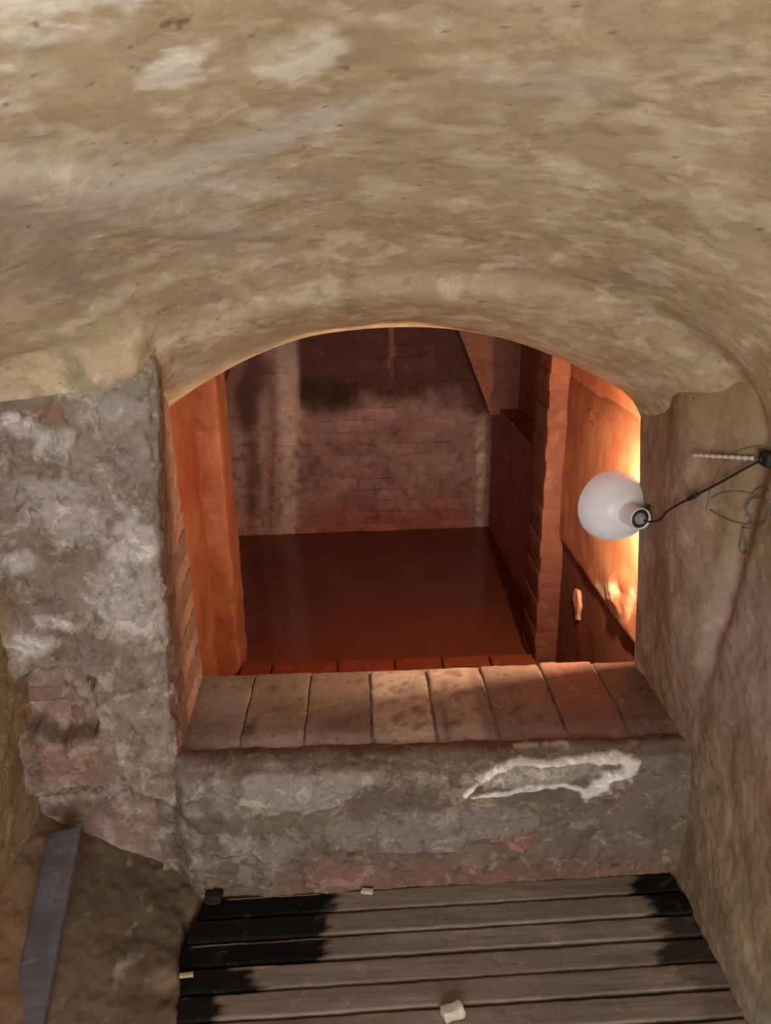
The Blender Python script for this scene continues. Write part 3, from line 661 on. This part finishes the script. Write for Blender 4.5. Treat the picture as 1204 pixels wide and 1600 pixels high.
# water
def build_water():
    X = np.linspace(TL-.02, TR+.02, 60); Y = np.linspace(YP0+.02, YB+.08, 80); xx, yy = np.meshgrid(X, Y, indexing='ij')
    P = np.stack([xx, yy, np.full_like(xx, WAT)], -1)
    m = bpy.data.materials.new('murky_water'); m.use_nodes = True; N, L = m.node_tree.nodes, m.node_tree.links; b = N['Principled BSDF']
    b.inputs['Roughness'].default_value = .13; b.inputs['IOR'].default_value = 1.33
    g = N.new('ShaderNodeNewGeometry'); n = N.new('ShaderNodeTexNoise'); n.inputs['Scale'].default_value = 3; n.inputs['Detail'].default_value = 4; L.new(g.outputs['Position'], n.inputs[0])
    r = N.new('ShaderNodeValToRGB'); r.color_ramp.elements[0].color = (.16, .045, .027, 1); r.color_ramp.elements[1].color = (.20, .062, .034, 1); L.new(n.outputs[0], r.inputs[0]); L.new(r.outputs[0], b.inputs['Base Color'])
    n2 = N.new('ShaderNodeTexNoise'); n2.inputs['Scale'].default_value = 14; L.new(g.outputs['Position'], n2.inputs[0])
    bp = N.new('ShaderNodeBump'); bp.inputs['Strength'].default_value = .05; bp.inputs['Distance'].default_value = .01; L.new(n2.outputs[0], bp.inputs['Height']); L.new(bp.outputs[0], b.inputs['Normal'])
    V = P.reshape(-1, 3)
    o = mesh_obj('water', V, gfaces(60, 80), m); props(o, 'still murky red-brown water filling the tank', 'water', None, 'structure')
build_water()

# ================================================================== THINGS
# lamp
M_WHITE = plain('white_enamel', (.88, .88, .90), .35, .5)
_n = M_WHITE.node_tree; _t = _n.nodes.new('ShaderNodeBsdfTranslucent'); _t.inputs[0].default_value = (.50, .72, 1, 1)
_m = _n.nodes.new('ShaderNodeMixShader'); _m.inputs[0].default_value = .040      # the white plastic lets a little of the bulb through
_n.links.new(_n.nodes['Principled BSDF'].outputs[0], _m.inputs[1]); _n.links.new(_t.outputs[0], _m.inputs[2]); _n.links.new(_m.outputs[0], _n.nodes['Material Output'].inputs[0])
M_BLACK = plain('black_rubber', (.02, .018, .017), .6, .3)
M_GREY = plain('grey_plastic', (.32, .31, .30), .5, .4)
M_BULB = plain('glowing_bulb', (.9, .85, .8), .3, .5, 0, LAMP_COL, 14)
def build_lamp():
    P0 = onY(1001, 811, 1.985); view = ray(975, 800); view /= np.linalg.norm(view)
    side = -rt*.91+up*.42; axis = view*.87+side*.49; axis /= np.linalg.norm(axis)
    L0 = empty('clamp_lamp', P0); props(L0, 'white dome-shaded clamp lamp hung at the right jamb, turned into the tank', 'lamp')
    def part(nm, prof, m, seg=56, lab=None):
        V, Fc = lathe_data(prof, P0, axis, seg); o = mesh_obj(nm, V, Fc, m, L0, origin=P0)
        if lab: o['label'] = lab
        return o
    a = np.linspace(0, 1, 22)
    outer = [(.060+.105*math.sin(t*math.pi/2)**1.0*(1)*(1-math.cos(t*math.pi/2)*.0), .027+.080*math.sin(t*math.pi/2)**.9) for t in a]
    outer = [(.066+.102*(1-math.cos(t*math.pi/2)), .028+.077*math.sin(t*math.pi/2)) for t in a]
    inner = [(d+.003, r-.0025) for d, r in outer][::-1]
    part('shade', outer+[(outer[-1][0]+.004, outer[-1][1]+.0015), (outer[-1][0]+.004, outer[-1][1]-.002)]+inner, M_WHITE)
    part('neck', [(.012, .0001), (.012, .027), (.0, .028), (.0, .0300), (.004, .0305), (.055, .031), (.068, .033), (.074, .036), (.076, .001)], M_WHITE, 40)
    part('socket_end', [(.013, .0275), (.006, .027), (.004, .022), (.004, .0001)], M_BLACK, 28, 'dark socket end'); cap = part('cable_gland', [(.004, .017), (.0, .016), (-.004, .012), (-.010, .010), (-.013, .007), (-.013, .0001)], M_GREY, 28, 'grey cable gland')
    part('bulb', [(.074, .015), (.085, .018), (.105, .028), (.122, .032), (.138, .028), (.148, .016), (.152, .0001)], M_BULB, 28)
    # clamp: two jaws and a screw biting the jamb edge
    cpos = P0+axis*.03+rt*.028+up*.012
    pts = [cpos-rt*.006, cpos+rt*.006+up*.010, cpos+rt*.02+up*.022, cpos+rt*.05+up*.016+fwd*.02]
    V, Fc = tube_data(catmull(pts, 14), .0055, 8); c = mesh_obj('clamp', V, Fc, M_BLACK, L0, origin=cpos)
    for s in (-1, 1):
        V, Fc = tube_data([cpos+up*(.012+.010*s)+rt*.004, cpos+up*(.016+.008*s)+rt*.028+fwd*.01], .004, 6)
        mesh_obj('jaw', V, Fc, M_BLACK, c, origin=cpos)
    bl = bpy.data.lights.new('bulb_light', 'POINT'); bl.energy = LAMP_W; bl.color = LAMP_COL; bl.shadow_soft_size = .010
    b = bpy.data.objects.new('bulb_light', bl); COL.objects.link(b); b.parent = L0; b.location = Vector(axis*.174)
    return P0, axis
LP, LAX = build_lamp()

wr = bpy.data.objects['wall_right']
def on_right(x, y, off=.006):
    d = ray(x, y); hit, loc, nn, _ = wr.ray_cast(Vector(CAM), Vector(d).normalized())
    p = np.array(loc) if hit else onX(x, y, .85)
    return p - d/np.linalg.norm(d)*off - np.array([off*.6, 0, 0])
# lamp cord
c_end = LP-LAX*.014
pts = [c_end, LP-LAX*.03+rt*.006]+[on_right(x, y, .012) for x, y in ((1034, 812), (1045, 800), (1060, 790), (1087, 776), (1110, 764), (1140, 748), (1170, 731), (1196, 718))]
V, Fc = tube_data(catmull(pts, 70), .0029, 8)
cord = mesh_obj('lamp_cord', V, Fc, M_BLACK, origin=pts[0]); props(cord, 'black cord running from the lamp up along the right wall', 'cord')
tp = [on_right(x, y, .012) for x, y in ((1080, 779.5), (1087, 776), (1094, 772))]
V, Fc = tube_data(tp, [.0055, .0065, .0055], 8); mesh_obj('tape_wrap', V, Fc, M_BLACK, cord, origin=tp[1])
jp = on_right(1203, 717, .012)
jb = empty('cord_holder', jp); props(jb, 'black cord holder fixed to the right wall at the upper end of the cord', 'holder')
rbox('body', jp, (.022, .040, .034), M_BLACK, (.02, .02, .02), jb, n=(4, 5, 5), r=.008, nz=.001, origin=jp)
V, Fc = tube_data([jp-np.array([.013, 0, 0]), jp-np.array([.017, 0, 0])], .006, 10); mesh_obj('screw', V, Fc, M_NAIL, jb, origin=jp)
# white string-bound peg
a, b = on_right(1089, 711, .016), on_right(1180, 716, .006)
pp = np.linspace(0, 1, 40)[:, None]*(b-a)+a; rr = .0040+.0010*np.sin(np.linspace(0, 60, 40))+.001*np.linspace(0, 1, 40); rr[0] = .002
V, Fc = tube_data(pp, rr, 9); props(mesh_obj('white_peg', V, Fc, plain('white_string', (.62, .58, .53), .9, .2), origin=b), 'white string-bound peg sticking out of the right wall above the cord', 'peg')
# thin wire coil
def wire(name, px, r, mat, parent, org, off=.003):
    P = [on_right(x, y, off+.002*math.sin(i*1.7)) for i, (x, y) in enumerate(px)]
    V, Fc = tube_data(catmull(P, len(px)*7), r, 6); return mesh_obj(name, V, Fc, mat, parent, origin=org)
M_WIRE = plain('thin_grey_wire', (.36, .34, .28), .45, .5, .3); M_WIRE2 = plain('dull_grey_wire', (.17, .16, .15), .5, .5, .3)
wo = on_right(1178, 770, .006); we = empty('wire_coil', wo); props(we, 'tangled coil of thin grey wire hanging on the right wall', 'wire')
wire('loop', [(1204, 701), (1180, 699), (1150, 708), (1128, 730), (1114, 762), (1106, 800)], .0011, M_WIRE, we, wo)
wire('loop', [(1106, 802), (1110, 785), (1124, 773), (1145, 768), (1165, 770), (1185, 776), (1204, 783)], .0012, M_WIRE, we, wo)
wire('loop', [(1110, 797), (1130, 808), (1150, 816), (1168, 818), (1174, 810), (1166, 795), (1170, 778), (1180, 766), (1194, 762), (1204, 768)], .0013, M_WIRE2, we, wo)
wire('loop', [(1160, 824), (1180, 824), (1196, 814), (1202, 795), (1194, 780), (1178, 778), (1168, 790), (1166, 808)], .0013, M_WIRE2, we, wo)
wire('tail', [(1163, 820), (1160, 840), (1156, 858), (1162, 864), (1169, 858), (1164, 840), (1162, 826)], .0013, M_WIRE2, we, wo)

# blue-grey board along the foot of the left wall
def build_board():
    bank = bpy.data.objects['floor_bank']
    A, B = onY(107, 1300, 1.61), onZ(46, 1600, .085)
    dirv = B-A; ln = np.linalg.norm(dirv); B2 = A+dirv*1.6; L = np.linalg.norm(B2-A); d = dirv/ln
    V, Fc = rbox_data((.085, L, .020), (6, 40, 3), .006, .002, 15, 500)
    u = np.cross(d, [0, 0, 1]); u /= np.linalg.norm(u); u = u+np.array([0, 0, -.28]); u -= d*(u @ d); u /= np.linalg.norm(u); n = np.cross(u, d)
    if n[2] < 0: n = -n
    W = (A+B2)/2+V[:, :1]*u+V[:, 1:2]*d+V[:, 2:]*n+n*.012
    c = base(W, [(.085, .077, .088), (.11, .10, .115), (.135, .125, .145)], 14, 501); nb = fbm(W, 12, 4, 502); c = lay(c, (.14, .09, .06), sstep(.2, .5, nb), .5)
    o = mesh_obj('board', W, Fc, M_WOOD, None, c, (A+B2)/2)
    props(o, 'dusty blue-grey board lying along the foot of the left wall', 'board')
build_board()

# loose fragments
def frag(nm, pos, size, col, seed, label, rz=0, cat='fragment'):
    V, Fc = rbox_data(size, (5, 5, 4), min(size)*.3, min(size)*.22, 45, seed); V = V @ rotz(rz).T
    V = V+np.array(pos)+np.array([0, 0, -V[:, 2].min()])
    c = np.tile(np.array(col), (len(V), 1))*(1+.2*fbm(V, 60, 3, seed))[:, None]
    props(mesh_obj(nm, V, Fc, M_BRICK, None, c, pos), label, cat)
p = onZ(573, 1388, .001); p[1] = min(p[1], 1.632); frag('plaster_chip', p, (.034, .016, .012), (.55, .47, .42), 600, 'pale plaster chip on the plank edge against the wall', -.2)
p = onZ(706, 1588, .001); frag('plaster_lump', p, (.052, .032, .026), (.62, .55, .47), 601, 'broken cream plaster lump lying on the planks', .3)
p = onZ(335, 1409, .001); p[1] = min(p[1], 1.625); frag('charred_lump', p, (.045, .03, .03), (.02, .016, .015), 602, 'black charred lump in the corner by the stained planks', .2)
p = onZ(291, 1526, .004); frag('wood_splinter', p, (.034, .012, .008), (.50, .42, .26), 603, 'pale wood splinter at the left ends of the planks', .1, 'splinter')
